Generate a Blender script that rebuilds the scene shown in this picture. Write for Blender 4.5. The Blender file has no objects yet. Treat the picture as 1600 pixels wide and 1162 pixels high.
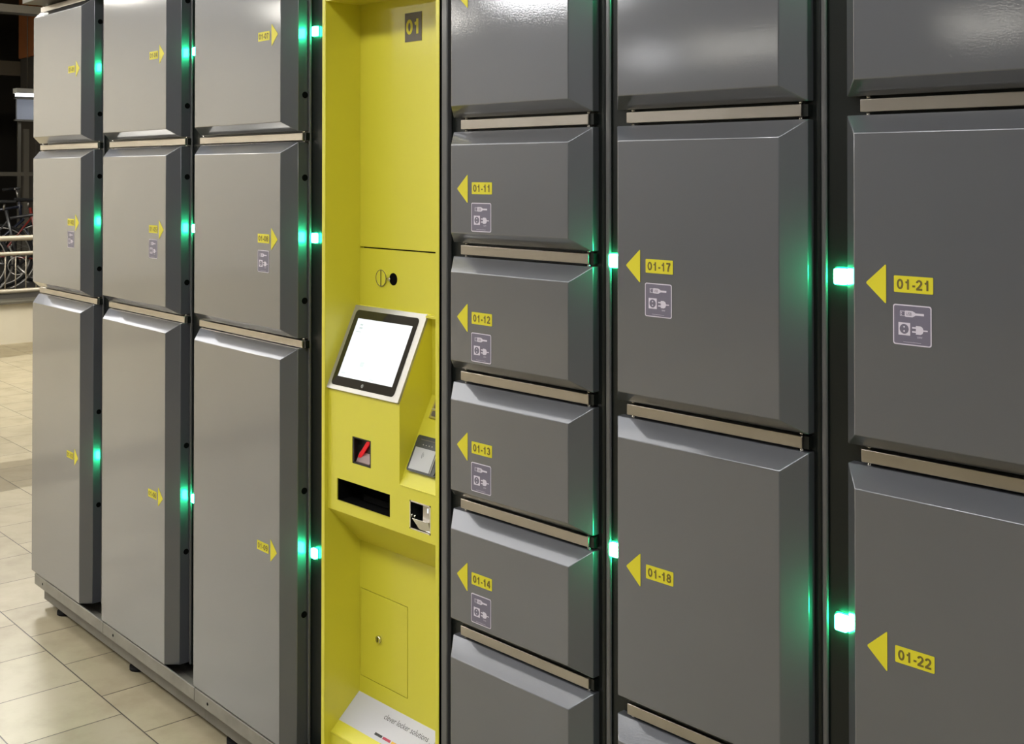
import bpy, bmesh, math, random
from mathutils import Vector, Matrix
random.seed(7)
R = math.radians
scene = bpy.context.scene
col = scene.collection

# ------------------------------------------------------------------ camera
FPX = 1855.0                      # focal length in pixels of a 1600 px wide frame
PITCH = R(0.6)
cam_data = bpy.data.cameras.new('camera')
cam = bpy.data.objects.new('camera', cam_data)
col.objects.link(cam)
scene.camera = cam
CAM_Z = 1.61
cam.location = (0, 0, CAM_Z)
cam.rotation_euler = (R(90) + PITCH, 0, R(46.473))
cam_data.sensor_width = 36.0
cam_data.lens = FPX / 1600 * 36.0
cam_data.shift_y = -(581 - 268.5 + FPX * math.tan(PITCH)) / 1600
cam_data.clip_start = 0.05
cam_data.clip_end = 100

# ------------------------------------------------------------------ world, exposure
world = bpy.data.worlds.new('world')
scene.world = world
world.use_nodes = True
world.node_tree.nodes['Background'].inputs[0].default_value = (0.55, 0.50, 0.40, 1)
world.node_tree.nodes['Background'].inputs[1].default_value = 0.05
scene.view_settings.view_transform = 'Standard'
scene.view_settings.look = 'None'
scene.view_settings.gamma = 1
scene.view_settings.use_curve_mapping = False
scene.view_settings.exposure = 0.55

# unseen ceiling luminaires, the first read from door glare, the rest added for brightness: (x, y, width, depth, strength, colour); built as lamps further down
WARM = (1.0, 0.96, 0.87)
COOL = (0.98, 0.98, 1.0)
LAMPS = [                         # x, y, z, width, depth, strength, colour
    (-6.95, -3.95, 3.09, 1.3, 0.50, 32, COOL),
    (-8.9, -7.5, 2.95, 0.7, 0.20, 30, COOL),
    (-7.3, -7.1, 2.92, 1.3, 0.16, 26, WARM),
    (-4.8, -7.4, 2.95, 0.8, 0.20, 26, WARM),
    (-14.6, -2.4, 3.95, 2.4, 0.80, 21, WARM),  # start of an added row, brightens the left wall mirrored in the left doors
    (-14.6, -5.4, 3.95, 2.4, 0.80, 21, WARM),
    (-14.6, -8.4, 3.95, 2.4, 0.80, 21, WARM),
    (-9.6, 3.6, 3.95, 1.8, 0.6, 50, WARM),  # added to light the low pale wall
    (-9.8, -1.6, 3.95, 1.8, 0.6, 52, WARM),  # added to brighten the floor mirrored in the lower left doors
    (-6.4, -1.1, 3.95, 2.4, 0.50, 8, COOL),  # added pair, overhead light for door tops and kiosk
    (-3.6, -1.1, 3.95, 2.4, 0.50, 6.5, COOL),
    (-1.6, -0.8, 3.95, 2.4, 0.60, 10.5, COOL),  # added with the next one for diffuse light on the kiosk
    (0.8, -0.8, 3.95, 2.4, 0.60, 8, COOL),
    (4.2, -1.6, 3.95, 1.6, 1.20, 5.5, COOL),  # added pair by the right wall, lifts the right bevels of the doors
    (4.2, -5.0, 3.95, 1.6, 1.20, 5.5, COOL),
    (-4.6, 1.2, 3.95, 2.6, 1.70, 2.1, COOL),  # added soft panels from here on, lighten the top bevels
    (-7.6, 1.2, 3.95, 2.6, 1.70, 2.8, COOL),
    (-10.4, 1.0, 3.95, 2.4, 1.70, 3.2, COOL),
]

# ------------------------------------------------------------------ frames of the two locker banks
FLOOR_Z = 0.015
D_R = 1.6111                      # distance of the right bank's divider plane
D_L = 1.5874                      # the same for the left bank, turned by YAW_L about the viewer
YAW_L = -R(2.4135)

def yaw(w): return 0.0 if w == 'R' else YAW_L

def W(w, u, d, z):
    D = D_R if w == 'R' else D_L
    v = Matrix.Rotation(yaw(w), 3, 'Z') @ Vector((u, D + d, 0))
    return (v.x, v.y, z)

# ------------------------------------------------------------------ materials
def sock(node, name): return node.inputs[name]

def pm(name, color, rough=0.5, metal=0.0, coat=0.0, coat_rough=0.1, coat_ior=1.5, bump=None, mottling=None, spec=0.5, emit=None, estr=0):
    m = bpy.data.materials.new(name)
    m.use_nodes = True
    nt = m.node_tree
    b = nt.nodes['Principled BSDF']
    b.inputs['Base Color'].default_value = (*color, 1)
    b.inputs['Roughness'].default_value = rough
    b.inputs['Metallic'].default_value = metal
    b.inputs['Coat Weight'].default_value = coat
    b.inputs['Coat Roughness'].default_value = coat_rough
    b.inputs['Coat IOR'].default_value = coat_ior
    b.inputs['Specular IOR Level'].default_value = spec
    if emit:
        b.inputs['Emission Color'].default_value = (*emit, 1)
        b.inputs['Emission Strength'].default_value = estr
    tc = nt.nodes.new('ShaderNodeTexCoord')
    if mottling:
        sc, amt, col2 = mottling
        n = nt.nodes.new('ShaderNodeTexNoise'); n.inputs['Scale'].default_value = sc; n.inputs['Detail'].default_value = 5
        nt.links.new(tc.outputs['Object'], n.inputs['Vector'])
        r = nt.nodes.new('ShaderNodeMapRange'); r.inputs[1].default_value = 0.35; r.inputs[2].default_value = 0.7
        r.inputs[3].default_value = 0; r.inputs[4].default_value = amt
        nt.links.new(n.outputs['Fac'], r.inputs[0])
        mx = nt.nodes.new('ShaderNodeMix'); mx.data_type = 'RGBA'
        mx.inputs['A'].default_value = (*color, 1); mx.inputs['B'].default_value = (*col2, 1)
        nt.links.new(r.outputs[0], mx.inputs['Factor'])
        nt.links.new(mx.outputs['Result'], b.inputs['Base Color'])
    if bump:
        sc, st = bump
        n2 = nt.nodes.new('ShaderNodeTexNoise'); n2.inputs['Scale'].default_value = sc; n2.inputs['Detail'].default_value = 2
        nt.links.new(tc.outputs['Object'], n2.inputs['Vector'])
        bp = nt.nodes.new('ShaderNodeBump'); bp.inputs['Strength'].default_value = st; bp.inputs['Distance'].default_value = 0.001
        nt.links.new(n2.outputs['Fac'], bp.inputs['Height'])
        nt.links.new(bp.outputs['Normal'], b.inputs['Normal'])
        if coat: nt.links.new(bp.outputs['Normal'], b.inputs['Coat Normal'])
    return m

M = {}
M['paint'] = pm('grey_locker_paint', (0.122, 0.127, 0.140), 0.38, 0.42, 1.0, 0.07, coat_ior=1.58, bump=(320, 0.055), mottling=(3.0, 0.35, (0.132, 0.136, 0.148)))
M['frame'] = pm('dark_frame_paint', (0.007, 0.009, 0.008), 0.35, 0.0, 0.05, 0.15, bump=(300, 0.1), spec=0.3)
M['post'] = pm('grey_post_paint', (0.10, 0.10, 0.10), 0.35, 0.1, 0.5, 0.15)
M['black'] = pm('black_gap', (0.003, 0.003, 0.003), 0.9, spec=0.05)
M['steel'] = pm('brushed_steel', (0.44, 0.41, 0.37), 0.32, 1.0, bump=(180, 0.1), mottling=(9, 0.5, (0.34, 0.31, 0.27)))
M['chrome'] = pm('chrome', (0.75, 0.73, 0.68), 0.14, 1.0)
M['base'] = pm('base_rail_paint', (0.235, 0.22, 0.185), 0.5, 0.1, mottling=(14, 0.6, (0.14, 0.13, 0.11)))
M['plinth'] = pm('plinth_paint', (0.165, 0.155, 0.13), 0.55, 0.0, mottling=(10, 0.6, (0.11, 0.10, 0.085)))
M['yellow'] = pm('yellow_paint', (0.67, 0.62, 0.045), 0.45, 0.0, 0.35, 0.16, bump=(320, 0.07))
M['yellow_sticker'] = pm('yellow_sticker', (0.68, 0.61, 0.02), 0.5)
M['number_ink'] = pm('number_ink', (0.15, 0.115, 0.02), 0.55)
M['plate_grey'] = pm('plate_grey', (0.12, 0.105, 0.085), 0.5)
M['icon_bg'] = pm('icon_mauve', (0.155, 0.14, 0.19), 0.5)
M['icon_white'] = pm('icon_white', (0.66, 0.62, 0.70), 0.5)
M['white'] = pm('white_vinyl', (0.56, 0.56, 0.60), 0.45)
M['ink'] = pm('black_ink', (0.012, 0.012, 0.012), 0.5)
M['text_ink'] = pm('text_ink', (0.045, 0.045, 0.05), 0.5)
M['red_ink'] = pm('red_ink', (0.42, 0.02, 0.06), 0.5)
M['gold_ink'] = pm('gold_ink', (0.72, 0.42, 0.04), 0.5)
M['bezel'] = pm('silver_bezel', (0.46, 0.45, 0.42), 0.4, 0.6)
M['glass'] = pm('black_glass', (0.008, 0.008, 0.009), 0.08, 0, 0.5, 0.05)
M['reader'] = pm('reader_plastic', (0.035, 0.04, 0.04), 0.3, 0, 0.3, 0.1)
M['reader_face'] = pm('reader_face', (0.42, 0.43, 0.43), 0.3, 0, 0.3, 0.1)
M['led'] = pm('led', (0.1, 0.9, 0.5), 0.4, emit=(0.022, 1.0, 0.36), estr=85)
M['led_rim'] = pm('led_rim', (0.02, 0.10, 0.06), 0.3)
M['screen'] = pm('screen', (0.15, 0.15, 0.15), 0.3, emit=(0.93, 0.98, 1.0), estr=0.66)
M['screen_grey'] = pm('screen_grey', (0.1, 0.1, 0.1), 0.3, emit=(0.70, 0.82, 0.82), estr=0.58)
M['scan_red'] = pm('scan_red', (0.25, 0.004, 0.006), 0.5, emit=(1.0, 0.0, 0.012), estr=0.34)
M['scan_glow'] = pm('scan_glow_tray', (0.26, 0.17, 0.16), 0.4, 0, 0.1)  # pinkish colour paints the red glow onto the tray
M['lampwhite'] = pm('lamp_housing', (0.7, 0.7, 0.68), 0.5)
M['concrete'] = pm('pale_concrete', (0.62, 0.57, 0.44), 0.7, mottling=(2.5, 0.5, (0.54, 0.48, 0.35)), bump=(30, .2))
M['coping'] = pm('dark_coping', (0.10, 0.09, 0.065), 0.7)
M['rail'] = pm('galvanised_rail', (0.30, 0.265, 0.20), 0.45, 0.3)
M['rubber'] = pm('rubber', (0.006, 0.006, 0.006), 0.8, spec=0.2)
M['rim'] = pm('alu_rim', (0.30, 0.29, 0.27), 0.35, 0.9)
M['bike_red'] = pm('bike_red', (0.10, 0.008, 0.005), 0.35, 0, 0.4)
M['bike_black'] = pm('bike_black', (0.012, 0.012, 0.013), 0.4, 0, 0.3)
M['bike_blue'] = pm('bike_blue', (0.008, 0.010, 0.02), 0.4, 0, 0.3)
M['bag_grey'] = pm('bag_grey', (0.45, 0.45, 0.45), 0.6)
M['brown'] = pm('brown_lit_pillar', (0.30, 0.10, 0.025), 0.7, mottling=(1.5, .6, (0.18, 0.06, 0.018)))
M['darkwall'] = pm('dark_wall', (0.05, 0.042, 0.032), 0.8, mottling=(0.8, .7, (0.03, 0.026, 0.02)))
M['ceil'] = pm('ceiling_paint', (0.10, 0.078, 0.05), 0.8)
M['hallceil'] = pm('hall_ceiling_bounce', (0.52, 0.51, 0.49), 0.8)  # hall side of the ceiling made paler to brighten door tops by reflection
M['shelter'] = pm('shelter_steel', (0.10, 0.09, 0.07), 0.5, 0.3)
M['tube'] = pm('tube_light', (.8,.8,.8), .5, emit=(0.85, 0.92, 1.0), estr=6)
M['board'] = pm('board_white', (0.26, 0.27, 0.31), 0.6)
M['beam'] = pm('beam_paint', (0.09, 0.08, 0.06), 0.6)
M['dimwall'] = pm('dim_wall', (0.13, 0.125, 0.12), 0.75, mottling=(0.5, .6, (0.2, 0.19, 0.17)))
M['cream'] = pm('cream_wall', (0.84, 0.80, 0.70), 0.7, mottling=(1.0, .4, (0.78, 0.73, 0.62)))
M['greywall'] = pm('grey_wall', (0.34, 0.335, 0.33), 0.75, mottling=(0.5, .6, (0.30, 0.28, 0.26)))
M['fascia'] = pm('fascia_paint', (0.12, 0.11, 0.09), 0.5)

def floor_material():
    m = bpy.data.materials.new('stone_tiles'); m.use_nodes = True
    nt = m.node_tree; N = nt.nodes; L = nt.links; b = N['Principled BSDF']
    tc = N.new('ShaderNodeTexCoord')
    mp = N.new('ShaderNodeMapping'); mp.vector_type = 'POINT'
    mp.inputs['Location'].default_value = (3.249 - 0.153 + 30.6, -1.445 + 0.317 * 40, 0)
    L.new(tc.outputs['Object'], mp.inputs['Vector'])
    br = N.new('ShaderNodeTexBrick')
    br.inputs['Scale'].default_value = 1; br.offset = 0.5; br.offset_frequency = 2; br.squash = 1
    br.inputs['Brick Width'].default_value = 0.306; br.inputs['Row Height'].default_value = 0.317
    br.inputs['Mortar Size'].default_value = 0.0023; br.inputs['Mortar Smooth'].default_value = 0.3
    br.inputs['Bias'].default_value = 0
    br.inputs['Color1'].default_value = (0.385, 0.335, 0.222, 1)
    br.inputs['Color2'].default_value = (0.325, 0.28, 0.183, 1)
    br.inputs['Mortar'].default_value = (0.035, 0.024, 0.014, 1)
    L.new(mp.outputs[0], br.inputs['Vector'])
    n = N.new('ShaderNodeTexNoise'); n.inputs['Scale'].default_value = 5; n.inputs['Detail'].default_value = 7; n.inputs['Roughness'].default_value = .65
    L.new(tc.outputs['Object'], n.inputs['Vector'])
    r = N.new('ShaderNodeMapRange'); r.inputs[1].default_value = .45; r.inputs[2].default_value = .75; r.inputs[3].default_value = 0; r.inputs[4].default_value = .55
    L.new(n.outputs['Fac'], r.inputs[0])
    mx = N.new('ShaderNodeMix'); mx.data_type = 'RGBA'; mx.blend_type = 'MULTIPLY'
    mx.inputs['B'].default_value = (0.62, 0.58, 0.5, 1)
    L.new(r.outputs[0], mx.inputs['Factor']); L.new(br.outputs['Color'], mx.inputs['A'])
    # two bands of darker stone across the floor
    sx = N.new('ShaderNodeSeparateXYZ'); L.new(tc.outputs['Object'], sx.inputs[0])
    nz = N.new('ShaderNodeTexNoise'); nz.inputs['Scale'].default_value = 3.2; L.new(tc.outputs['Object'], nz.inputs['Vector'])
    wob = N.new('ShaderNodeMath'); wob.operation = 'MULTIPLY_ADD'; wob.inputs[1].default_value = 0.22; L.new(nz.outputs['Fac'], wob.inputs[0]); L.new(sx.outputs['X'], wob.inputs[2])
    def band(c, hw):
        a = N.new('ShaderNodeMath'); a.operation = 'SUBTRACT'; a.inputs[1].default_value = c; L.new(wob.outputs[0], a.inputs[0])
        q = N.new('ShaderNodeMath'); q.operation = 'ABSOLUTE'; L.new(a.outputs[0], q.inputs[0])
        t = N.new('ShaderNodeMapRange'); t.inputs[1].default_value = hw; t.inputs[2].default_value = hw + .03; t.inputs[3].default_value = 1; t.inputs[4].default_value = 0
        L.new(q.outputs[0], t.inputs[0]); return t
    t1 = band(-6.34, .27); t2 = band(-10.85, .36)
    ad = N.new('ShaderNodeMath'); ad.operation = 'MAXIMUM'; L.new(t1.outputs[0], ad.inputs[0]); L.new(t2.outputs[0], ad.inputs[1])
    sc = N.new('ShaderNodeMath'); sc.operation = 'MULTIPLY'; sc.inputs[1].default_value = .85; L.new(ad.outputs[0], sc.inputs[0])
    mb = N.new('ShaderNodeMix'); mb.data_type = 'RGBA'; mb.blend_type = 'MULTIPLY'; mb.inputs['B'].default_value = (0.50, 0.46, 0.38, 1)
    L.new(sc.outputs[0], mb.inputs['Factor']); L.new(mx.outputs['Result'], mb.inputs['A'])
    L.new(mb.outputs['Result'], b.inputs['Base Color'])
    rr = N.new('ShaderNodeMapRange'); rr.inputs[3].default_value = .26; rr.inputs[4].default_value = .5; L.new(n.outputs['Fac'], rr.inputs[0])
    L.new(rr.outputs[0], b.inputs['Roughness'])
    bp = N.new('ShaderNodeBump'); bp.inputs['Strength'].default_value = .6; bp.inputs['Distance'].default_value = .002; bp.invert = True
    L.new(br.outputs['Fac'], bp.inputs['Height']); L.new(bp.outputs['Normal'], b.inputs['Normal'])
    return m
M['floor'] = floor_material()

# ------------------------------------------------------------------ mesh helpers
class MB:
    """Collects shapes; build() links them as ONE mesh object."""
    def __init__(self): self.bm = bmesh.new(); self.mats = []
    def mi(self, m):
        if m not in self.mats: self.mats.append(m)
        return self.mats.index(m)
    def quad(self, pts, m):
        f = self.bm.faces.new([self.bm.verts.new(p) for p in pts]); f.material_index = self.mi(m); return f
    def box(self, x0, x1, y0, y1, z0, z1, m, bev=0, seg=2):
        vs = [self.bm.verts.new(p) for p in [(x0,y0,z0),(x1,y0,z0),(x1,y1,z0),(x0,y1,z0),(x0,y0,z1),(x1,y0,z1),(x1,y1,z1),(x0,y1,z1)]]
        fs = [self.bm.faces.new([vs[i] for i in q]) for q in ((3,2,1,0),(4,5,6,7),(0,1,5,4),(1,2,6,5),(2,3,7,6),(3,0,4,7))]
        i = self.mi(m)
        for f in fs: f.material_index = i
        if bev:
            es = list({e for f in fs for e in f.edges})
            r = bmesh.ops.bevel(self.bm, geom=es, offset=bev, segments=seg, profile=.5, affect='EDGES')
            for f in r['faces']: f.material_index = i; f.smooth = True
    def hexa(self, p, m, bev=0, seg=2):
        """8 points: bottom loop 0-3 then top loop 4-7."""
        vs = [self.bm.verts.new(q) for q in p]
        fs = [self.bm.faces.new([vs[i] for i in q]) for q in ((3,2,1,0),(4,5,6,7),(0,1,5,4),(1,2,6,5),(2,3,7,6),(3,0,4,7))]
        i = self.mi(m)
        for f in fs: f.material_index = i
        if bev:
            es = list({e for f in fs for e in f.edges})
            r = bmesh.ops.bevel(self.bm, geom=es, offset=bev, segments=seg, profile=.5, affect='EDGES')
            for f in r['faces']: f.material_index = i; f.smooth = True
    def prism(self, prof, x0, x1, m):
        """profile of (y, z) points extruded along x."""
        a = [self.bm.verts.new((x0, y, z)) for y, z in prof]; b = [self.bm.verts.new((x1, y, z)) for y, z in prof]
        i = self.mi(m); n = len(prof); fs = [self.bm.faces.new(a), self.bm.faces.new(b[::-1])]
        for k in range(n): fs.append(self.bm.faces.new([a[k], b[k], b[(k+1) % n], a[(k+1) % n]][::-1]))
        for f in fs: f.material_index = i
    def poly(self, pts, m, fr=None, h=0):
        """flat polygon in a frame (origin, ax, ay, normal): pts (s,t), lifted by h."""
        o, ax, ay, n = fr
        vs = [self.bm.verts.new(o + ax * p[0] + ay * p[1] + n * h) for p in pts]
        f = self.bm.faces.new(vs); f.material_index = self.mi(m); return f
    def slab(self, pts, m, fr, h0, h1):
        """polygon with thickness between h0 and h1 above the frame's plane."""
        o, ax, ay, n = fr; i = self.mi(m)
        a = [self.bm.verts.new(o + ax*p[0] + ay*p[1] + n*h0) for p in pts]
        b = [self.bm.verts.new(o + ax*p[0] + ay*p[1] + n*h1) for p in pts]
        k = len(pts); fs = [self.bm.faces.new(a[::-1]), self.bm.faces.new(b)]
        for j in range(k): fs.append(self.bm.faces.new([a[j], a[(j+1) % k], b[(j+1) % k], b[j]]))
        for f in fs: f.material_index = i
    def tube(self, p0, p1, r, m, seg=12, r1=None):
        p0 = Vector(p0); p1 = Vector(p1); d = (p1 - p0); l = d.length
        q = d.to_track_quat('Z', 'Y').to_matrix().to_4x4(); q.translation = (p0 + p1) / 2
        r_ = bmesh.ops.create_cone(self.bm, cap_ends=True, segments=seg, radius1=r, radius2=r if r1 is None else r1, depth=l, matrix=q)
        i = self.mi(m)
        for f in {f for v in r_['verts'] for f in v.link_faces}: f.material_index = i; f.smooth = len(f.verts) == 4
    def torus(self, c, ax, R_, r, m, a0=0, a1=360, seg=40, ms=8):
        c = Vector(c); ax = Vector(ax).normalized(); t = ax.orthogonal().normalized(); b = ax.cross(t); i = self.mi(m)
        full = abs(a1 - a0) >= 360; n = seg if full else seg + 1; rings = []
        for k in range(n):
            an = R(a0 + (a1 - a0) * k / seg); rad = t * math.cos(an) + b * math.sin(an)
            rings.append([self.bm.verts.new(c + rad * (R_ + r * math.cos(2*math.pi*j/ms)) + ax * r * math.sin(2*math.pi*j/ms)) for j in range(ms)])
        for k in range(seg if full else seg):
            A = rings[k]; B = rings[(k + 1) % n]
            for j in range(ms):
                f = self.bm.faces.new([A[j], B[j], B[(j+1) % ms], A[(j+1) % ms]]); f.material_index = i; f.smooth = True
    def build(self, name, parent=None, loc=(0, 0, 0)):
        bmesh.ops.recalc_face_normals(self.bm, faces=[f for f in self.bm.faces]) if getattr(self, 'recalc', True) else None
        me = bpy.data.meshes.new(name); self.bm.to_mesh(me); self.bm.free()
        for m in self.mats: me.materials.append(m)
        o = bpy.data.objects.new(name, me); o.location = loc; col.objects.link(o)
        if parent: o.parent = parent
        return o

def tag(o, label=None, cat=None, group=None, kind=None):
    if label: o['label'] = label
    if cat: o['category'] = cat
    if group: o['group'] = group
    if kind: o['kind'] = kind
    return o

def empty(name, loc, rz=0, label=None, cat=None, group=None):
    o = bpy.data.objects.new(name, None); o.empty_display_size = .1
    o.location = loc; o.rotation_euler = (0, 0, rz); col.objects.link(o)
    return tag(o, label, cat, group)

def rrect(x0, x1, z0, z1, r, n=4):
    pts = []
    for cx_, cz_, a in ((x1-r, z1-r, 0), (x0+r, z1-r, 90), (x0+r, z0+r, 180), (x1-r, z0+r, 270)):
        for k in range(n + 1):
            t = R(a + 90 * k / n); pts.append((cx_ + r*math.cos(t), cz_ + r*math.sin(t)))
    return pts
def circ(cx_, cz_, r, n=24, sx=1): return [(cx_ + sx*r*math.cos(2*math.pi*k/n), cz_ + r*math.sin(2*math.pi*k/n)) for k in range(n)]

_tc = {}
def text_geo(body, offset=0.0, shear=0.0, spacing=1.0):
    """triangulated glyphs of the built-in font at size 1, as (verts2d, faces)."""
    key = (body, offset, shear, spacing)
    if key in _tc: return _tc[key]
    cu = bpy.data.curves.new('glyphs', 'FONT'); cu.body = body; cu.size = 1; cu.offset = offset; cu.shear = shear
    cu.space_character = spacing; cu.resolution_u = 3
    ob = bpy.data.objects.new('glyphs', cu); col.objects.link(ob)
    dg = bpy.context.evaluated_depsgraph_get()
    me = bpy.data.meshes.new_from_object(ob.evaluated_get(dg))
    vs = [(v.co.x, v.co.y) for v in me.vertices]; fs = [tuple(p.vertices) for p in me.polygons]
    bpy.data.objects.remove(ob); bpy.data.curves.remove(cu); bpy.data.meshes.remove(me)
    _tc[key] = (vs, fs); return _tc[key]

def put_text(mb, body, m, fr, x0, x1, z0, z1, h, offset=0.02, shear=0.0, spacing=1.0):
    """fit text into the rectangle x0..x1, z0..z1 of frame fr."""
    vs, fs = text_geo(body, offset, shear, spacing)
    ax0 = min(v[0] for v in vs); ax1 = max(v[0] for v in vs); ay0 = min(v[1] for v in vs); ay1 = max(v[1] for v in vs)
    o, ax, ay, n = fr; i = mb.mi(m)
    bv = [mb.bm.verts.new(o + ax*(x0 + (v[0]-ax0)/(ax1-ax0)*(x1-x0)) + ay*(z0 + (v[1]-ay0)/(ay1-ay0)*(z1-z0)) + n*h) for v in vs]
    for f in fs:
        try: g = mb.bm.faces.new([bv[k] for k in f]); g.material_index = i
        except ValueError: pass

def _arc(cx_, cy_, rx, ry, a0, a1, n=12): return [(cx_ + rx*math.cos(R(a0 + (a1-a0)*k/n)), cy_ + ry*math.sin(R(a0 + (a1-a0)*k/n))) for k in range(n + 1)]
# centre lines of heavy grotesque numerals in a box 0.62 wide and 1 high (outer edge), stroke 0.19
GLYPH = {
    '0': [_arc(.31, .5, .215, .405, 90, 450, 28)],
    '1': [[(.36, 0), (.36, 1)], [(.36, .80), (.26, .72), (.12, .67)]],
    '2': [_arc(.30, .685, .205, .22, 175, -30, 14) + [(.30, .32), (.13, .15), (.115, .095)], [(.02, .088), (.60, .088)]],
    '3': [_arc(.29, .70, .19, .205, 165, -90, 14), _arc(.29, .30, .215, .21, 90, -165, 16)],
    '4': [[(.44, 0), (.44, 1)], [(.40, .93), (.09, .38)], [(.03, .30), (.61, .30)]],
    '5': [[(.56, .91), (.17, .91), (.12, .48)] , _arc(.29, .32, .225, .23, 130, -165, 18)],
    '6': [_arc(.31, .31, .21, .22, 90, 450, 22), _arc(.40, .42, .31, .49, 62, 190, 12)],
    '7': [[(.03, .91), (.57, .91)], [(.53, .88), (.36, .60), (.27, .30), (.25, 0)]],
    '8': [_arc(.31, .71, .185, .20, 90, 450, 20), _arc(.31, .29, .215, .205, 90, 450, 20)],
    '9': [_arc(.31, .69, .21, .22, 90, 450, 22), _arc(.22, .58, .31, .49, -118, 10, 12)],
    '-': [[(.06, .36), (.34, .36)]],
}
ADV = {'-': .40}
def put_number(mb, body, m, fr, x0, x1, z0, z1, h, wt=.19):
    """grotesque numerals fitted into x0..x1, z0..z1."""
    total = sum(ADV.get(c, .70) for c in body) - .08
    sx = (x1 - x0) / total; sz = z1 - z0; x = 0; hh = 0
    for c in body:
        for line in GLYPH[c]:
            closed = (Vector(line[0]) - Vector(line[-1])).length < 1e-4
            P = [Vector(p) for p in line]; n = len(P); L_ = []; R_ = []
            for k in range(n):
                if closed: a = P[k-1] if k else P[-2]; b = P[k+1] if k < n-1 else P[1]
                else: a = P[max(k-1, 0)]; b = P[min(k+1, n-1)]
                t = (b - a).normalized(); q = Vector((-t.y, t.x)) * wt / 2
                L_.append(P[k] + q); R_.append(P[k] - q)
            for k in range(n - 1):
                mb.poly([((p.x + x) * sx + x0, p.y * sz + z0) for p in (R_[k], R_[k+1], L_[k+1], L_[k])], m, fr, h + hh)
            hh += .00003
        x += ADV.get(c, .70)

def fr_at(x, y, z):      # frame lying on a vertical face looking towards -y
    return (Vector((x, y, z)), Vector((1, 0, 0)), Vector((0, 0, 1)), Vector((0, -1, 0)))

# ------------------------------------------------------------------ lockers
FD = -0.034                       # door faces stand this far in front of the divider plane
def door_mesh(mb, x0, x1, z0, z1, back, bot_bevel=True, a=0.031, c=0.028):
    """pillow-fronted door: outer rectangle at y=0, face at y=FD inset by a, straight sides back to y=back."""
    zb = z0 + (0.023 if bot_bevel else 0.0)
    O = [(x0, 0, z0), (x1, 0, z0), (x1, 0, z1), (x0, 0, z1)]
    F = [(x0 + a, FD, zb), (x1 - a, FD, zb), (x1 - a, FD, z1 - c), (x0 + a, FD, z1 - c)]
    B = [(p[0], back, p[2]) for p in O]
    bm = mb.bm; i = mb.mi(M['paint'])
    O, F, B = [[bm.verts.new(p) for p in L_] for L_ in (O, F, B)]
    fs = [bm.faces.new(F), bm.faces.new(B[::-1])]
    for k in range(4):
        j = (k + 1) % 4
        fs.append(bm.faces.new([O[k], O[j], F[j], F[k]])); fs.append(bm.faces.new([B[k], B[j], O[j], O[k]]))
    for f in fs: f.material_index = i
    es = {e for v in F for e in v.link_edges} | {e for v in O for e in v.link_edges}
    r = bmesh.ops.bevel(bm, geom=list(es), offset=.0013, segments=2, profile=.5, affect='EDGES')
    for f in r['faces']: f.smooth = True; f.material_index = i

def arrow_sticker(parent, x, z, dirn):
    """triangle; x = tip, z = centre; dirn -1 points left."""
    mb = MB(); fr = fr_at(x, FD, z); s = -dirn
    pts = [(0, 0), (.0325*s, -.029), (.0325*s, .029)]
    # blunt the corners a little
    out = []
    for k in range(3):
        p = Vector(pts[k]); a = Vector(pts[k-1]); b = Vector(pts[(k+1) % 3])
        out += [p + (a-p).normalized()*.0016, p + (b-p).normalized()*.0016]
    if s < 0: out = out[::-1]
    mb.slab([(p.x, p.y) for p in out], M['yellow_sticker'], fr, .0002, .0007)
    return mb.build('arrow_sticker', parent)

def number_sticker(parent, x, z, txt):
    """x = left edge, z = centre."""
    mb = MB(); fr = fr_at(x, FD, z)
    mb.slab(rrect(0, .0595, -.0118, .0118, .0012, 2), M['yellow_sticker'], fr, .0002, .0007)
    put_number(mb, txt, M['number_ink'], fr, .0045, .0555, -.0074, .0074, .0010)
    mb.recalc = False
    return mb.build('number_sticker', parent)

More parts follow.
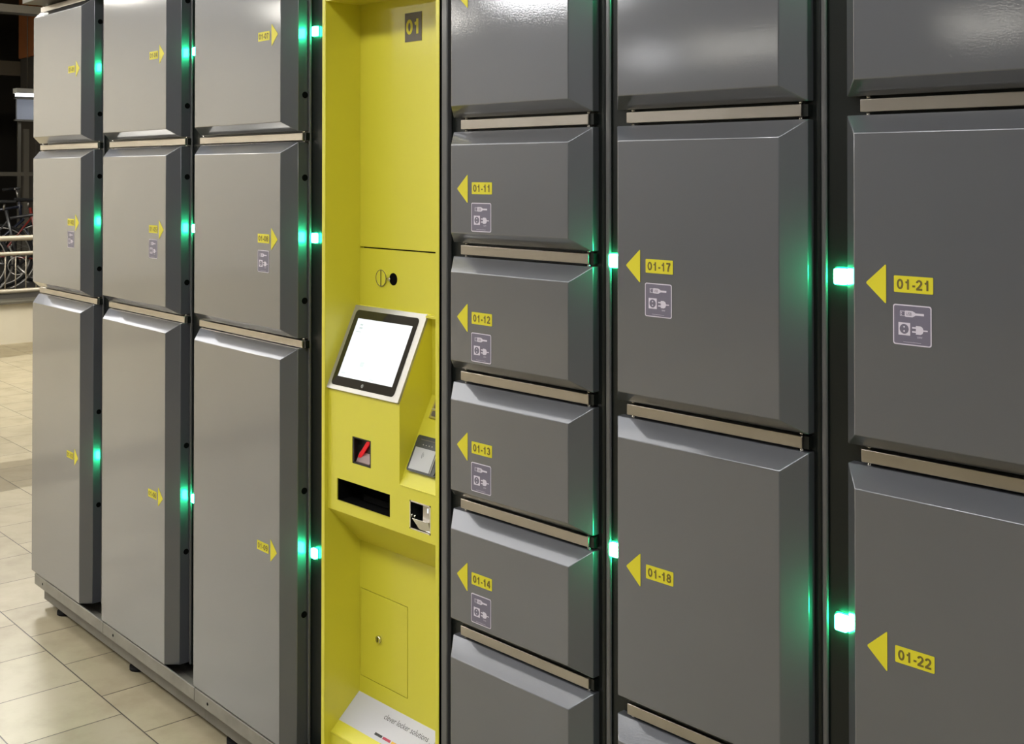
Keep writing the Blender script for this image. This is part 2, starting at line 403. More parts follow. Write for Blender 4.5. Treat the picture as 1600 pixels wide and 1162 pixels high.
def power_sticker(parent, x, z):
    """charging pictogram; x = left edge, z = top edge."""
    mb = MB(); fr = fr_at(x, FD, z); mb.recalc = False
    w, h = .0585, .0575; Wt, Bg = M['icon_white'], M['icon_bg']
    mb.slab(rrect(0, w, -h, 0, .0035), Wt, fr, .0002, .0006)
    mb.poly(rrect(.0016, w-.0016, -h+.0016, -.0016, .0025), Bg, fr, .0008)
    H = .0011; H2 = .0014
    q = lambda x0, x1, z0, z1, m, hh=H: mb.poly([(x0, z0), (x1, z0), (x1, z1), (x0, z1)], m, fr, hh)
    # usb plug
    q(.0110, .0190, -.0163, -.0090, Wt); q(.0118, .0184, -.0156, -.0097, Bg, H2); q(.0128, .0142, -.0120, -.0106, Wt, H2+.0002); q(.0128, .0142, -.0148, -.0134, Wt, H2+.0002)
    mb.poly([(.0190, -.0171), (.0300, -.0171), (.0345, -.0148), (.0345, -.0106), (.0300, -.0083), (.0190, -.0083)], Wt, fr, H)
    put_text(mb, 'USB', Bg, fr, .0205, .0290, -.0150, -.0105, H2, offset=.01)
    q(.0345, .0475, -.0143, -.0111, Wt)
    # socket
    q(.0085, .0265, -.0435, -.0255, Wt); mb.poly(circ(.0175, -.0345, .0070), Bg, fr, H2)
    mb.poly(circ(.0175, -.0315, .0013, 10), Wt, fr, H2+.0002); mb.poly(circ(.0175, -.0375, .0013, 10), Wt, fr, H2+.0002)
    # mains plug
    q(.0295, .0355, -.0330, -.0308, Wt); q(.0295, .0355, -.0388, -.0366, Wt)
    mb.poly([(.0352, -.0410), (.0420, -.0410), (.0450, -.0395), (.0463, -.0370), (.0463, -.0328), (.0450, -.0303), (.0420, -.0288), (.0352, -.0288)], Wt, fr, H)
    q(.0463, .0530, -.0358, -.0340, Wt)
    put_text(mb, '230V', Wt, fr, .0370, .0450, -.0460, -.0437, H, offset=.0)
    q(.0160, .0430, -.0532, -.0528, Wt)
    return mb.build('power_sticker', parent)

def led_lamp(parent, x, z, y):
    mb = MB(); fr = fr_at(x, y, z)
    mb.slab(rrect(-.0130, .0130, -.0145, .0145, .004), M['led_rim'], fr, -.001, .0012)
    mb.slab(rrect(-.0105, .0105, -.0120, .0120, .003), M['led'], fr, .0012, .0080)
    return mb.build('status_light', parent)

def latch_pin_hole(parent, x, y, z):
    mb = MB(); mb.tube((x - .004, y, z), (x + .0006, y, z), .0085, M['black'], 16)
    return mb.build('latch_hole', parent)

def locker_cabinet(w, u0, u1, cell, doors, bars, panel_d, label, led_u, ridges=(), arrow=-1, post_mat='post'):
    """u0,u1 outer edges of the doors; cell = body's extent; doors = (z0, z1, number, has_icon, z_led) ; bars = top heights."""
    ox = cell[0]
    root = empty('locker_cabinet', W(w, ox, 0, 0), yaw(w), label, 'locker')
    X = lambda u: u - ox
    mb = MB(); mb.box(0, X(cell[1]) - .001, panel_d, .49, .1405, 2.235, M['frame']); mb.build('body', root)
    for r0, r1, d0, mat in ridges:
        mb = MB(); mb.box(X(r0), X(r1), d0, panel_d, .1405, 2.235, M[mat], bev=min(.003, (r1-r0)*.3), seg=3); mb.build('edge_profile', root)
    back = panel_d
    bx0, bx1, by = (u0 + .022, u1 - .012, 0.0) if w == 'R' else (u0 - .029, u1 + .001, .012)
    for zt in bars:
        mb = MB(); mb.box(X(bx0), X(bx1), by, panel_d, zt - .0195, zt, M['steel'], bev=.0012)
        # little dark end caps and hinge pins
        mb.box(X(bx1), X(bx1) + .010, by + .004, panel_d, zt - .0195, zt, M['frame'])
        for hx in (X(bx0) + .010, X(bx1) - .005):
            mb.tube((hx, by + .008, zt), (hx, by + .008, zt + .006), .0035, M['chrome'], 10)
            mb.tube((hx, by + .008, zt - .026), (hx, by + .008, zt - .0195), .0035, M['chrome'], 10)
        mb.build('divider_bar', root)
    for z0, z1, num, icon, zl in doors:
        mb = MB(); door_mesh(mb, X(u0), X(u1), z0, z1, back - .001, bot_bevel=z0 > .3)
        d = mb.build('door', root)
        if num:
            if arrow < 0:
                arrow_sticker(d, X(u0) + .0505, zl - .0005, -1); number_sticker(d, X(u0) + .0955, zl + .001, num)
                if icon: power_sticker(d, X(u0) + .0940, zl - .0280)
            else:
                arrow_sticker(d, X(u1) - .0435, zl - .001, 1); number_sticker(d, X(u1) - .1455, zl - .001, num)
                if icon: power_sticker(d, X(u1) - .1455, zl - .0320)
        if arrow > 0:
            for dz in (-.158, .158):
                zz = zl + dz
                if z0 < zz < z1: latch_pin_hole(d, X(u1), panel_d * .58, zz)
        if led_u is not None and zl is not None: led_lamp(root, X(led_u), zl + (.004 if arrow > 0 else .001), panel_d)
    mb = MB(); mb.box(-.022 if cell[0] < -4.4 else .001, X(cell[1]) - .001, -.055, .49, 2.236, 2.42, M['fascia'], bev=.002); mb.build('top_fascia', root)
    return root

g = .0045   # gap above and below the divider bars
TALL_TOP = 2.205
ZB = .1445
# ---- left bank: three cabinets, arrows pointing right
for (u0, u1, cell, nums, led_u, lab) in (
    (-4.504, -3.985, (-4.512, -3.868), ('01-01', '01-02', '01-03'), -3.955, 'grey three-door locker cabinet at the far end of the row, lockers 01-01 to 01-03'),
    (-3.8554, -3.3225, (-3.868, -3.212), ('01-04', '01-05', '01-06'), -3.293, 'grey three-door locker cabinet second from the far end, lockers 01-04 to 01-06'),
    (-3.196, -2.652, (-3.212, -2.462), ('01-07', '01-08', '01-09'), -2.619, 'grey three-door locker cabinet just left of the yellow kiosk, lockers 01-07 to 01-09')):
    doors = [(1.713 + .002, 2.205, nums[0], False, 1.966), (1.1815 + .002, 1.687, nums[1], True, 1.437), (ZB, 1.157, nums[2], False, .634)]
    locker_cabinet('L', u0, u1, cell, doors, (2.228, 1.7105, 1.1775), .034, lab, led_u,
                   ridges=((u1 + .003, u1 + .012, .027, 'post'),), arrow=1)
# ---- right bank: arrows pointing left
B4 = (1.717, 1.4595, 1.2005, .9385, .6785)
d4 = [(B4[0] + g, 2.205, '01-10', False, 1.968)]
for k, (n_, zl) in enumerate((('01-11', 1.5765), ('01-12', 1.3180), ('01-13', 1.0605), ('01-14', .8005))):
    d4.append((B4[k+1] + g, B4[k] - .0195 - g, n_, True, zl))
d4.append((ZB, B4[4] - .0195 - g, '01-15', False, .39))
locker_cabinet('R', -1.872, -1.480, (-1.9170, -1.4600), d4, (2.228,) + B4, .017, 'dark grey locker cabinet with small stacked doors 01-11 to 01-14, just right of the kiosk', None,
               ridges=((-1.9165, -1.8965, .003, 'post'), (-1.4712, -1.4606, .012, 'frame')))
B5 = (1.7165, 1.1965, .6650)
d5 = [(B5[0] + g, 2.205, '01-16', False, 1.968), (B5[1] + g, B5[0] - .0195 - g, '01-17', True, 1.4475), (B5[2] + g, B5[1] - .0195 - g, '01-18', False, .9235), (ZB, B5[2] - .0195 - g, '01-19', False, .40)]
locker_cabinet('R', -1.421, -1.0255, (-1.4600, -1.0100), d5, (2.228,) + B5, .017, 'dark grey locker cabinet with the large doors 01-17 and 01-18', -1.4385,
               ridges=((-1.4596, -1.4480, .011, 'post'), (-1.0190, -1.0104, .012, 'frame')))
B6 = (1.7195, 1.1945, .6700)
d6 = [(B6[0] + g, 2.205, '01-20', False, 1.968), (B6[1] + g, B6[0] - .0195 - g, '01-21', True, 1.4485), (B6[2] + g, B6[1] - .0195 - g, '01-22', False, .9190), (ZB, B6[2] - .0195 - g, '01-23', False, .40)]
locker_cabinet('R', -.957, -.5615, (-1.0100, -.5500), d6, (2.228,) + B6, .017, 'dark grey locker cabinet nearest the camera, with the large doors 01-21 and 01-22', -.9755,
               ridges=((-1.0096, -.9997, .011, 'post'), (-.559, -.5505, .012, 'frame')))

def base_frame(w, segs, label, left_in=0.0, front=FD):
    ox = segs[0][0]
    root = empty('base_frame', W(w, ox, 0, 0), yaw(w), label, 'base'); 
    for k, (b0, b1) in enumerate(segs):
        a, b = b0 - ox, b1 - ox
        mb = MB(); mb.box(a + .0012, b - .0012, front, front + .006, .102, .1395, M['base'], bev=.001); mb.box(a + .0012, b - .0012, front + .004, .03, .100, .103, M['base']); br = mb.build('rail', root)
        mb = MB(); mb.tube((a + .082, front - .0006, .121), (a + .082, front + .004, .121), .0045, M['black'], 12)
        if w == 'L': mb.build('screw_hole', br)
        mb = MB(); mb.box(a + (left_in if k == 0 else 0), b, 0.0, .44, .040, .100, M['plinth'], bev=.001); mb.build('plinth', root)
        for fy in (.035, .40):
            fx = a + .135
            mb = MB(); mb.tube((fx, fy, FLOOR_Z), (fx, fy, .026), .034, M['rubber'], 20); mb.tube((fx, fy, .026), (fx, fy, .041), .012, M['steel'], 12)
            mb.tube((fx, fy, .026), (fx, fy, .031), .022, M['rubber'], 6)
            mb.build('levelling_foot', root)
base_frame('L', [(-4.442, -3.812), (-3.812, -3.158), (-3.158, -2.462)], 'beige grey metal base frame on small feet under the left lockers', .004)
base_frame('R', [(-1.9150, -1.4600), (-1.4600, -1.0100), (-1.0100, -.5500)], 'beige grey metal base frame on small feet under the right lockers')

# ------------------------------------------------------------------ yellow kiosk
def kiosk():
    ox = -2.3502
    root = empty('payment_kiosk', W('R', ox, 0, 0), 0, 'bright yellow locker payment kiosk with a tilted tablet screen, between the two locker banks', 'kiosk')
    X = lambda u: u - ox
    Y = M['yellow']; K = .102
    xl, xr = X(-2.337), X(-1.9312); xw = X(-1.9193)
    mb = MB()
    mb.box(0, xl, 0, .49, .02, 2.235, Y, bev=.0012)                   # left wall
    mb.box(xr, xw, 0, .49, .02, 2.235, Y, bev=.0012)                  # right wall
    mb.box(xl - .001, xr + .001, .001, .48, 2.0135, 2.235, Y)         # header
    # back panels with joints left open
    mb.box(xl - .001, xr + .001, K, K + .004, 1.4300, 2.0145, Y, bev=.0008)
    sx0, sx1, sz0, sz1 = X(-2.3335), X(-2.1508), .400, .6105
    mb.box(xl - .001, xr + .001, K, K + .004, sz1, 1.4268, Y)
    mb.box(sx1, xr + .001, K, K + .004, sz0, sz1, Y); mb.box(xl - .001, sx0, K, K + .004, sz0, sz1, Y)
    mb.box(xl - .001, xr + .001, K, K + .004, .02, sz0, Y)
    mb.box(xl - .001, xr + .001, K + .012, K + .02, .02, 2.0, M['black'])
    mb.build('cabinet_shell', root)
    mb = MB(); mb.box(sx0 + .0018, sx1 - .0018, K - .0006, K + .003, sz0 + .0018, sz1 - .0018, Y, bev=.0006); sd = mb.build('service_door', root)
    mb = MB(); lx = X(-2.2577)
    mb.tube((lx, K - .007, .507), (lx, K, .507), .0085, M['chrome'], 24); mb.box(lx - .0012, lx + .0012, K - .0076, K - .006, .501, .513, M['black'])
    mb.build('lock', sd)
    # lock disc and open keyhole above the screen
    mb = MB(); lx = X(-2.2502)
    mb.tube((lx, K - .003, 1.3592), (lx, K + .001, 1.3592), .0195, M['yellow'], 32); mb.torus((lx, K - .0031, 1.3592), (0, 1, 0), .0192, .0009, M['plate_grey'], seg=36, ms=6)
    mb.box(lx - .0014, lx + .0014, K - .0036, K - .0028, 1.3405, 1.3780, M['ink']); mb.build('slotted_disc', root)
    mb = MB(); lx = X(-2.2060)
    mb.tube((lx, K - .0010, 1.3592), (lx, K + .003, 1.3592), .0145, M['black'], 28); mb.tube((lx - .012, K - .006, 1.3590), (lx - .012, K - .0005, 1.3590), .0045, M['chrome'], 12)
    mb.tube((lx - .022, K - .0025, 1.3590), (lx - .010, K - .0045, 1.3590), .0022, M['chrome'], 8); mb.build('keyhole', root)
    mb = MB(); mb.box(xw, xw + .0018, .0012, .30, .02, 2.235, M['black']); mb.build('gap_shade', root)  # black strip standing in for the shade in the gap to the lockers
    # number plate 01
    mb = MB(); fr = fr_at(X(-2.1627), K, 1.9100); mb.recalc = False
    mb.slab([(0, 0), (.0608, 0), (.0608, .0665), (0, .0665)], M['plate_grey'], fr, .0002, .001)
    put_number(mb, '01', M['yellow_sticker'], fr, .0050, .0560, .0165, .0510, .0014, wt=.20); mb.build('number_plate', root)
    # housing: front with openings, slopes, underside
    H0 = .010; zb, zt1, zt2 = .8185, 1.0995, .9235; xs = X(-2.0655)
    scan = (X(-2.2409), X(-2.1698), .9400, 1.0018); slot = (X(-2.3010), X(-2.0995), .8440, .8950); coin = (X(-2.0286), X(-1.9588), .8366, .8975)
    mb = MB()
    def panel(x0, x1, z0, z1, holes):
        xsl = sorted({x0, x1, *[v for h in holes for v in h[:2]]}); zsl = sorted({z0, z1, *[v for h in holes for v in h[2:]]})
        for a, b in zip(xsl, xsl[1:]):
            for c, d in zip(zsl, zsl[1:]):
                mx_, mz_ = (a+b)/2, (c+d)/2
                if any(h[0] < mx_ < h[1] and h[2] < mz_ < h[3] for h in holes): continue
                mb.quad([(a, H0, c), (b, H0, c), (b, H0, d), (a, H0, d)], Y)
        for h in holes:      # returned lips of the sheet metal
            a, b, c, d = h; t = H0 + .003
            mb.quad([(a, H0, c), (b, H0, c), (b, t, c), (a, t, c)], Y); mb.quad([(a, H0, d), (a, t, d), (b, t, d), (b, H0, d)], Y)
            mb.quad([(a, H0, c), (a, t, c), (a, t, d), (a, H0, d)], Y); mb.quad([(b, H0, c), (b, H0, d), (b, t, d), (b, t, c)], Y)
    panel(xl, xs, zb, zt1, [scan, slot]); panel(xs, xr, zb, zt2, [coin])
    mb.quad([(xl, H0, zb), (xl, K, .7235), (xr, K, .7235), (xr, H0, zb)], Y)                    # underside
    mb.quad([(xl, H0, zt1), (xs, H0, zt1), (xs, .095, 1.287), (xl, .095, 1.287)], Y)            # slope under the screen
    mb.quad([(xl, .095, 1.287), (xs, .095, 1.287), (xs, K, 1.290), (xl, K, 1.290)], Y)
    f = mb.bm.faces.new([mb.bm.verts.new(p) for p in ((xs, H0, zt2), (xs, K, 1.1085), (xs, K, 1.290), (xs, .095, 1.287), (xs, H0, zt1))]); f.material_index = mb.mi(Y)
    mb.quad([(xs, H0, zt2), (xr, H0, zt2), (xr, K, 1.1085), (xs, K, 1.1085)], Y)                # slope of the card reader
    mb.box(xs + .001, xr - .001, H0 - .0012, H0 + .004, zt2 - .0016, zt2 + .0016, Y, bev=.001)  # folded edge
    mb.box(xs + .004, xr, .080, K, 1.283, 1.289, Y, bev=.001)                                   # small ledge right of the screen
    mb.recalc = False
    mb.build('housing', root)
    def cavity(name, h, depth, m, extra=None):
        a, b, c, d = h; e = .0006; y0, y1 = H0 + .003, H0 + depth; q = MB(); q.recalc = False
        a += -e; b += e; c += -e; d += e
        q.quad([(a, y1, c), (b, y1, c), (b, y1, d), (a, y1, d)], m)
        q.quad([(a, y0, c), (b, y0, c), (b, y1, c), (a, y1, c)], m); q.quad([(a, y0, d), (a, y1, d), (b, y1, d), (b, y0, d)], m)
        q.quad([(a, y0, c), (a, y1, c), (a, y1, d), (a, y0, d)], m); q.quad([(b, y0, c), (b, y0, d), (b, y1, d), (b, y1, c)], m)
        if extra: extra(q, a, b, c, d, y0, y1)
        return q.build(name, root)
    def scan_in(q, a, b, c, d, y0, y1):
        fr = fr_at(a, y1 - .001, c); w = b - a; h = d - c
        f4 = M['ink']
        for r_ in ((a, a+.006, c, d), (b-.006, b, c, d), (a, b, d-.004, d), (a, b, c, c+.004)):
            q.box(r_[0], r_[1], y0 - .002, y0 + .002, r_[2], r_[3], f4)
        q.hexa([(a+.004, y0+.003, c+.004), (b-.014, y0+.003, c+.004), (b-.014, y1, c+.004), (a+.008, y1, c+.004),
                (a+.008, y0+.003, c+.006), (b-.014, y0+.003, c+.006), (b-.014, y1, c+.026), (a+.008, y1, c+.026)], M['scan_glow'])
        q.slab([(.006, .008), (.016, .010), (.050, .048), (.054, .058), (.042, .054), (.012, .020)], M['scan_red'], fr, .003, .005)
    s = cavity('scanner_window', scan, .016, M['ink'], scan_in); tag(s, 'code scanner window with a red light inside')
    def slot_in(q, a, b, c, d, y0, y1):
        q.box(a + .06, b - .01, y0 + .03, y0 + .032, c + .004, c + .018, M['black'])
    s = cavity('ticket_slot', slot, .060, M['black'], slot_in); tag(s, 'long black rectangular opening')
    mb = MB(); mb.box(slot[0], slot[1], H0 - .0012, H0 + .002, slot[2] - .0018, slot[2], Y, bev=.0005); mb.build('slot_lip', s)
    def coin_in(q, a, b, c, d, y0, y1):
        for r_ in ((a, a+.003, c, d), (b-.003, b, c, d), (a, b, d-.003, d), (a, b, c, c+.003)):
            q.box(r_[0], r_[1], y0 - .0035, y0 + .002, r_[2], r_[3], M['chrome'])
        q.box(a + .036, b - .004, y0 + .004, y0 + .010, c + .026, d - .004, M['steel'], bev=.001)      # coin acceptor plate
        q.box(a + .052, a + .055, y0 + .0025, y0 + .005, d - .020, d - .010, M['screen'], bev=.0004)  # lit slit
        q.hexa([(a+.034, y0-.004, c+.005), (b-.005, y0+.000, c+.003), (b-.005, y0+.02, c+.003), (a+.034, y0+.02, c+.005),
                (a+.018, y0-.012, c+.028), (b-.005, y0-.006, c+.026), (b-.005, y0+.02, c+.026), (a+.020, y0+.02, c+.028)], M['chrome'], bev=.0008)
        q.tube((a + .004, y0 + .006, c + .026), (a + .012, y0 + .006, c + .026), .004, M['chrome'], 12)
    s = cavity('coin_slot', coin, .030, M['ink'], coin_in); tag(s, 'chrome coin slot unit with a flap')
    # screen on its slope
    ax = Vector((1, 0, 0)); ay = Vector((0, .085, .1870)).normalized(); n = ax.cross(ay).normalized()
    if n.y > 0: n = -n
    fr = (Vector((X(-2.338), H0, 1.0995)), ax, ay, n); u = lambda v: v + 2.338
    mb = MB(); mb.recalc = True
    mb.slab(rrect(0, u(-2.0655), .0005, .2065, .002, 2), M['bezel'], fr, .0005, .0065); ts = mb.build('touch_screen', root)
    tag(ts, 'tablet screen in a silver bezel')
    mb = MB(); mb.slab(rrect(u(-2.3240), u(-2.0860), .0105, .1950, .010, 5), M['glass'], fr, .0066, .0074)
    mb.slab(circ(u(-2.2050), .0200, .0045, 16), M['reader'], fr, .0074, .0078); gl = mb.build('glass_front', ts)
    mb = MB(); mb.slab([(u(-2.3070), .0320), (u(-2.1010), .0320), (u(-2.1010), .1745), (u(-2.3070), .1745)], M['screen'], fr, .0075, .0078)
    for (a, b, c, d) in ((.048, .060, .150, .154), (.048, .058, .158, .162), (.098, .112, .062, .074), (.040, .060, .142, .1435), (.060, .14, .0375, .0385), (.040, .055, .040, .043), (.150, .165, .036, .0385)):
        mb.slab([(a, c), (b, c), (b, d), (a, d)], M['screen_grey'], fr, .0078, .0080)
    mb.build('display', gl)
    # card reader on the right-hand slope
    ay2 = Vector((0, .092, .185)).normalized(); n2 = ax.cross(ay2).normalized()
    if n2.y > 0: n2 = -n2
    fr = (Vector((X(-2.0655), H0, zt2)), ax, ay2, n2); u = lambda v: v + 2.0655
    mb = MB(); mb.slab(rrect(u(-2.0520), u(-1.9530), .0340, .1140, .006, 4), M['reader'], fr, .0005, .009)
    mb.slab(rrect(u(-2.0490), u(-1.9560), .0370, .1110, .005, 4), M['reader'], fr, .009, .011); cr = mb.build('card_reader', root)
    tag(cr, 'contactless card reader with a pale face')
    mb = MB(); mb.recalc = False
    mb.slab([(u(-2.0430), .0385), (u(-1.9740), .0385), (u(-1.9740), .0870), (u(-2.0430), .0870)], M['reader_face'], fr, .0112, .0122)
    cx_ = u(-2.0085)                                                   # contactless mark
    for k in range(3):
        r0 = .0030 + .0030 * k
        pts = [(cx_ - .004 + r0*math.cos(R(t)), .0720 + r0*math.sin(R(t))) for t in range(-45, 46, 15)]
        pts += [(cx_ - .004 + (r0+.0010)*math.cos(R(t)), .0720 + (r0+.0010)*math.sin(R(t))) for t in range(45, -46, -15)]
        mb.poly([(2*(cx_) - p[0], p[1]) for p in pts], M['text_ink'], fr, .0125)
    mb.slab([(u(-1.9705), .0385), (u(-1.9690), .0385), (u(-1.9690), .0870), (u(-1.9705), .0870)], M['bezel'], fr, .0112, .0126)
    mb.build('reader_face', cr)
    mb = MB()
    for k in range(4): mb.slab(circ(u(-2.022) + .010*k, .0945, .0011, 10), M['bezel'], fr, .0110, .0118)
    mb.slab([(u(-2.035), .1045), (u(-1.965), .1045), (u(-1.965), .1060), (u(-2.035), .1060)], M['plate_grey'], fr, .0110, .0116)
    mb.build('indicator_dots', cr)
    # second metal unit higher up the slope
    mb = MB(); mb.slab([(u(-2.0435), .1555), (u(-1.9550), .1555), (u(-1.9550), .2040), (u(-2.0435), .2040)], M['chrome'], fr, .0004, .005)
    for (a, b, c, d) in ((.028, .055, .160, .172), (.060, .090, .160, .172), (.028, .055, .178, .196), (.060, .090, .178, .196)):
        mb.slab(rrect(a, b, c, d, .002, 2), M['plate_grey'], fr, .005, .0062)
    mb.slab([(.025, .1745), (.095, .1745), (.095, .1765), (.025, .1765)], M['bezel'], fr, .005, .0072)
    s = mb.build('metal_keypad', root); tag(s, 'small metal keypad plate')
    # sloping shelf at the foot with the printed strip
    zs = .361; ys, zf = .0180, .2897
    mb = MB(); mb.prism([(K, zs), (K, .02), (ys - .0, .02), (ys, zf - .0)], xl, xr, Y)
    mb.tube((xl, ys + .0006, zf - .0004), (xr, ys + .0006, zf - .0004), .0018, Y, 8); mb.build('foot_shelf', root)
    dn = Vector((0, ys - K, zf - zs)).normalized(); n3 = Vector((1, 0, 0)).cross(-dn).normalized()
    if n3.z < 0: n3 = -n3
    fr = (Vector((xl, K, zs)), Vector((1, 0, 0)), -dn, n3); u = lambda v: v + 2.337
    mb = MB(); mb.recalc = False
    mb.slab([(.0005, -.0785), (u(-1.9330), -.0785), (u(-1.9330), -.0010), (.0005, -.0010)], M['white'], fr, .0003, .0009)
    put_text(mb, 'clever locker solutions', M['text_ink'], fr, u(-2.2120), u(-2.0530), -.0300, -.0170, .0012, offset=-.002)
    for a, b, m in ((-2.2080, -2.1810, 'ink'), (-2.1780, -2.1500, 'red_ink'), (-2.1465, -2.1180, 'gold_ink')):
        mb.poly([(u(a), -.0690), (u(b), -.0690), (u(b), -.0632), (u(a), -.0632)], M[m], fr, .0012)
    def stroke(pts, wd):
        for p, q in zip(pts, pts[1:]):
            p = Vector(p); q = Vector(q); t = (q - p).normalized(); s_ = Vector((-t.y, t.x)) * wd
            mb.poly([tuple(p - s_), tuple(q - s_), tuple(q + s_), tuple(p + s_)], M['text_ink'], fr, .0012)
    stroke([(u(-2.046), -.029), (u(-2.044), -.033), (u(-2.036), -.040), (u(-2.031), -.030), (u(-2.032), -.019), (u(-2.018), -.018), (u(-1.99), -.018)], .0005)
    s = mb.build('info_strip', root); tag(s, 'white printed strip with thin grey lettering and three colour bars')
    mb = MB(); mb.box(0, xw, .002, .49, 2.236, 2.42, M['yellow'], bev=.002); mb.build('top_fascia', root)
    return root
kiosk()

# ------------------------------------------------------------------ room shell (built in the left bank's frame so tiles run along it)
def struct(o, label=None): return tag(o, label, None, None, 'structure')
def shell(name, m, *boxes):
    mb = MB()
    for b in boxes: mb.box(*b, m)
    o = mb.build(name); o.rotation_euler = (0, 0, YAW_L); return struct(o)
shell('floor', M['floor'], (-22, 7, -12, 12, -.10, FLOOR_Z))
shell('ceiling', M['hallceil'], (-11.5, 7, -12, 12, 4.1, 4.2))
shell('trim_3', M['ceil'], (-22, -11.5, -12, 12, 4.1, 4.2))
shell('wall_back', M['greywall'], (-4.45, 7, 2.30, 2.5, 0, 4.1))
shell('wall_right', M['greywall'], (6.0, 6.2, -12, 2.30, 0, 4.1))
shell('wall_front', M['dimwall'], (-22, 6.0, -11.2, -11, 0, 4.1))
shell('wall_left', M['cream'], (-17.2, -17.0, -11, 1.2, 0, 4.1))
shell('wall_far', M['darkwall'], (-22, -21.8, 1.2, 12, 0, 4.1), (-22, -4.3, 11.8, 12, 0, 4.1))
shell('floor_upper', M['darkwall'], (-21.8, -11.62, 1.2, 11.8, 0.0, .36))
shell('trim_1', M['concrete'], (-11.62, -11.38, 1.2, 11.8, 0.0, .385))
shell('trim_2', M['coping'], (-11.66, -11.35, 1.2, 11.8, .385, .405))

def lroot(name, x, y, z, label, cat, rz=0, group=None):
    v = Matrix.Rotation(YAW_L, 3, 'Z') @ Vector((x, y, z))
    return empty(name, v, YAW_L + rz, label, cat, group)

# railing on the low wall
rr = lroot('railing', -11.50, 1.3, .405, 'beige metal railing with thin uprights on the low pale wall', 'railing')
for z, r_ in ((.582, .026), (.437, .019), (.085, .021)):
    mb = MB(); mb.tube((0, 0, z), (0, 9, z), r_, M['rail'], 14); mb.build('rail', rr)
mb0 = MB(); mb0.tube((0, 0, .08), (0, 0, .437), .0055, M['rail'], 8); bal = mb0.build('baluster', rr, (0, 2.44, 0))
for k in range(-6, 14):
    if k == 0: continue
    b = bal.copy(); b.location = (0, 2.44 + .095 * k, 0); col.objects.link(b); b.parent = rr
for y in (.05, 1.45, 3.9, 5.9, 8.9):
    mb = MB(); mb.tube((0, y, 0), (0, y, .582), .022, M['rail'], 12); mb.tube((0, y, 0), (0, y, .008), .05, M['rail'], 16); mb.build('post', rr)

# bicycles on the raised floor
def bicycle(x, y, rz, fm, label):
    root = lroot('bicycle', x, y, .36, label, 'bicycle', rz)
    for wx in (-.52, .52):
        mb = MB(); mb.torus((wx, 0, .345), (0, 1, 0), .328, .018, M['rubber']); w_ = mb.build('wheel', root)
        mb = MB(); mb.torus((wx, 0, .345), (0, 1, 0), .305, .009, M['rim']); mb.tube((wx, -.035, .345), (wx, .035, .345), .02, M['rim'])
        for k in range(16):
            a = 2*math.pi*k/16; mb.tube((wx, (-1)**k*.02, .345), (wx + .302*math.cos(a), 0, .345 + .302*math.sin(a)), .0014, M['rim'], 5)
        mb.build('rim', w_)
        mb = MB(); mb.torus((wx, 0, .345), (0, 1, 0), .365, .012, M['rim'], 20, 170, 24); mb.build('mudguard', root)
    f = MB()
    T = lambda a, b, r_=.016: f.tube(a, b, r_, M[fm], 10)
    T((-.1, 0, .30), (-.22, 0, .86)); T((-.1, 0, .30), (.36, 0, .72)); T((-.18, 0, .78), (.34, 0, .86)); T((.33, 0, .70), (.30, 0, .95))
    T((-.1, .03, .30), (-.52, .05, .345), .009); T((-.1, -.03, .30), (-.52, -.05, .345), .009); T((-.2, .0, .76), (-.52, .05, .345), .009); T((-.2, 0, .76), (-.52, -.05, .345), .009)
    T((.34, .05, .66), (.52, .05, .345), .011); T((.34, -.05, .66), (.52, -.05, .345), .011); f.build('frame', root)
    mb = MB(); mb.tube((.30, 0, .93), (.28, 0, 1.05), .013, M['rim']); mb.tube((.28, -.28, 1.06), (.28, .28, 1.06), .012, M['rim']); mb.tube((.28, .28, 1.06), (.16, .30, 1.05), .016, M['rubber']); mb.tube((.28, -.28, 1.06), (.16, -.30, 1.05), .016, M['rubber'])
    mb.build('handlebar', root)
    mb = MB(); mb.hexa([(-.38, -.08, .93), (-.12, -.02, .93), (-.12, .02, .93), (-.38, .08, .93), (-.38, -.08, .97), (-.12, -.02, .96), (-.12, .02, .96), (-.38, .08, .97)], M['rubber'], bev=.012)
    mb.tube((-.24, 0, .86), (-.235, 0, .94), .012, M['rim']); mb.build('saddle', root)
    mb = MB(); mb.torus((-.1, -.05, .30), (0, 1, 0), .09, .005, M['rim']); mb.tube((-.1, -.05, .30), (.02, -.09, .18), .01, M['rim']); mb.tube((-.1, .05, .30), (-.22, .09, .42), .01, M['rim']); mb.build('crankset', root)
    return root
bicycle(-12.35, 4.25, R(62), 'bike_black', 'black bicycle nearest behind the railing, pale rims showing between the uprights')
bicycle(-13.10, 4.75, R(75), 'bike_red', 'red framed bicycle standing behind the black one')
bicycle(-13.9, 4.35, R(66), 'bike_blue', 'dark blue bicycle at the back of the parked bicycles')
bg = MB(); bg.recalc = True
v = Matrix.Rotation(YAW_L, 3, 'Z') @ Vector((-12.9, 4.55, 1.0))

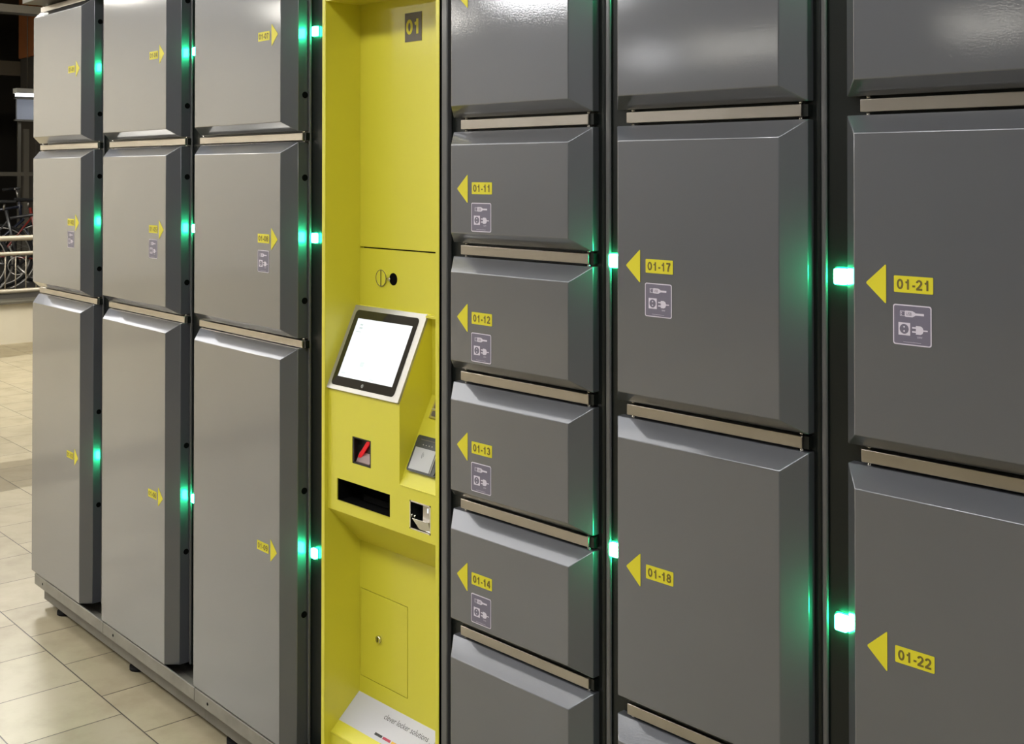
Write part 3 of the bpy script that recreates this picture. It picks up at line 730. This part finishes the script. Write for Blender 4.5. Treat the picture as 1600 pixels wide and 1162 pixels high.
# shelter frame, lamp, pillar and beams behind the bicycles
sf = lroot('bike_shelter_frame', -15.0, 4.5, .36, 'dull grey shelter frame of posts and a crossbar beyond the bicycles', 'frame')
for yy in (.16, .62, 1.1):
    mb = MB(); mb.box(-.025, .025, yy - .03, yy + .03, 0, 1.78, M['shelter']); mb.build('post', sf)
mb = MB(); mb.box(-.03, .03, 0, 1.7, 1.20, 1.25, M['shelter']); mb.build('crossbar', sf)
tl = lroot('tube_lamp', -15.2, 5.60, 2.57, 'bright white tube lamp hanging in the dark area beyond the bicycles', 'lamp')
mb = MB(); mb.box(-.07, .07, -.55, .55, .02, .08, M['lampwhite']); mb.build('housing', tl)
mb = MB(); mb.box(-.05, .05, -.53, .53, -.015, .02, M['tube']); mb.build('tube', tl)
mb = MB(); mb.tube((0, -.4, .08), (0, -.4, 1.53), .006, M['shelter'], 6); mb.tube((0, .4, .08), (0, .4, 1.53), .006, M['shelter'], 6); mb.build('suspension', tl)
pl = lroot('pillar', -16.4, 5.84, .36, 'pillar behind the tube lamp, its lit orange brown top and shaded shaft painted in', 'pillar')
mb = MB(); mb.box(-.3, .3, -.22, 1.2, 0, 2.80, M['darkwall'], bev=.01); mb.build('shaft', pl)
mb = MB(); mb.box(-.32, .32, -.24, 1.22, 2.80, 3.74, M['brown'], bev=.01); mb.build('lit_top', pl)  # lamplit top of the brown pillar put in as colour, shade below likewise
tag(pl, None, None)
nb = lroot('notice_board', -15.6, 5.23, 2.28, 'pale blank board under the tube lamp beyond the bicycles', 'board')
mb = MB(); mb.box(-.02, .02, -.03, .95, 0, .26, M['board'], bev=.004); mb.box(-.03, .02, -.05, .97, -.02, 0, M['shelter']); mb.box(-.03, .02, -.05, .97, .26, .28, M['shelter']); mb.build('panel', nb)
mb = MB(); mb.box(-.05, -.02, .0, .04, -1.92, .2, M['shelter']); mb.box(-.05, -.02, .88, .92, -1.92, .2, M['shelter']); mb.build('legs', nb)
mb = MB(); mb.box(-12.75, -12.55, 1.2, 11.7, 3.25, 3.33, M['beam']); b_ = mb.build('trim_4'); b_.rotation_euler = (0, 0, YAW_L); struct(b_)
mb = MB(); mb.box(-17.2, -17.0, 1.2, 11.7, 2.95, 3.15, M['ceil']); b_ = mb.build('trim_5'); b_.rotation_euler = (0, 0, YAW_L); struct(b_)

# ------------------------------------------------------------------ ceiling luminaires out of view, some read from glare, most added
for k, (x, y, z_, w_, d_, st, c_) in enumerate(LAMPS):
    lr = empty('unseen_ceiling_lamp', (x, y, z_), 0, 'unseen white ceiling lamp, one of a set partly added to light lockers and kiosk', 'lamp', 'hall ceiling lamps')
    mb = MB(); mb.box(-w_/2 - .03, w_/2 + .03, -d_/2 - .03, d_/2 + .03, .006, .08, M['lampwhite'], bev=.005); mb.tube((0, 0, .07), (0, 0, 4.1 - z_), .012, M['lampwhite'], 8); mb.build('housing', lr)
    em = pm('diffuser_%d' % k, (0.8, 0.8, 0.8), .5, emit=c_, estr=st)
    mb = MB(); mb.box(-w_/2, w_/2, -d_/2, d_/2, 0, .006, em); mb.build('diffuser', lr)
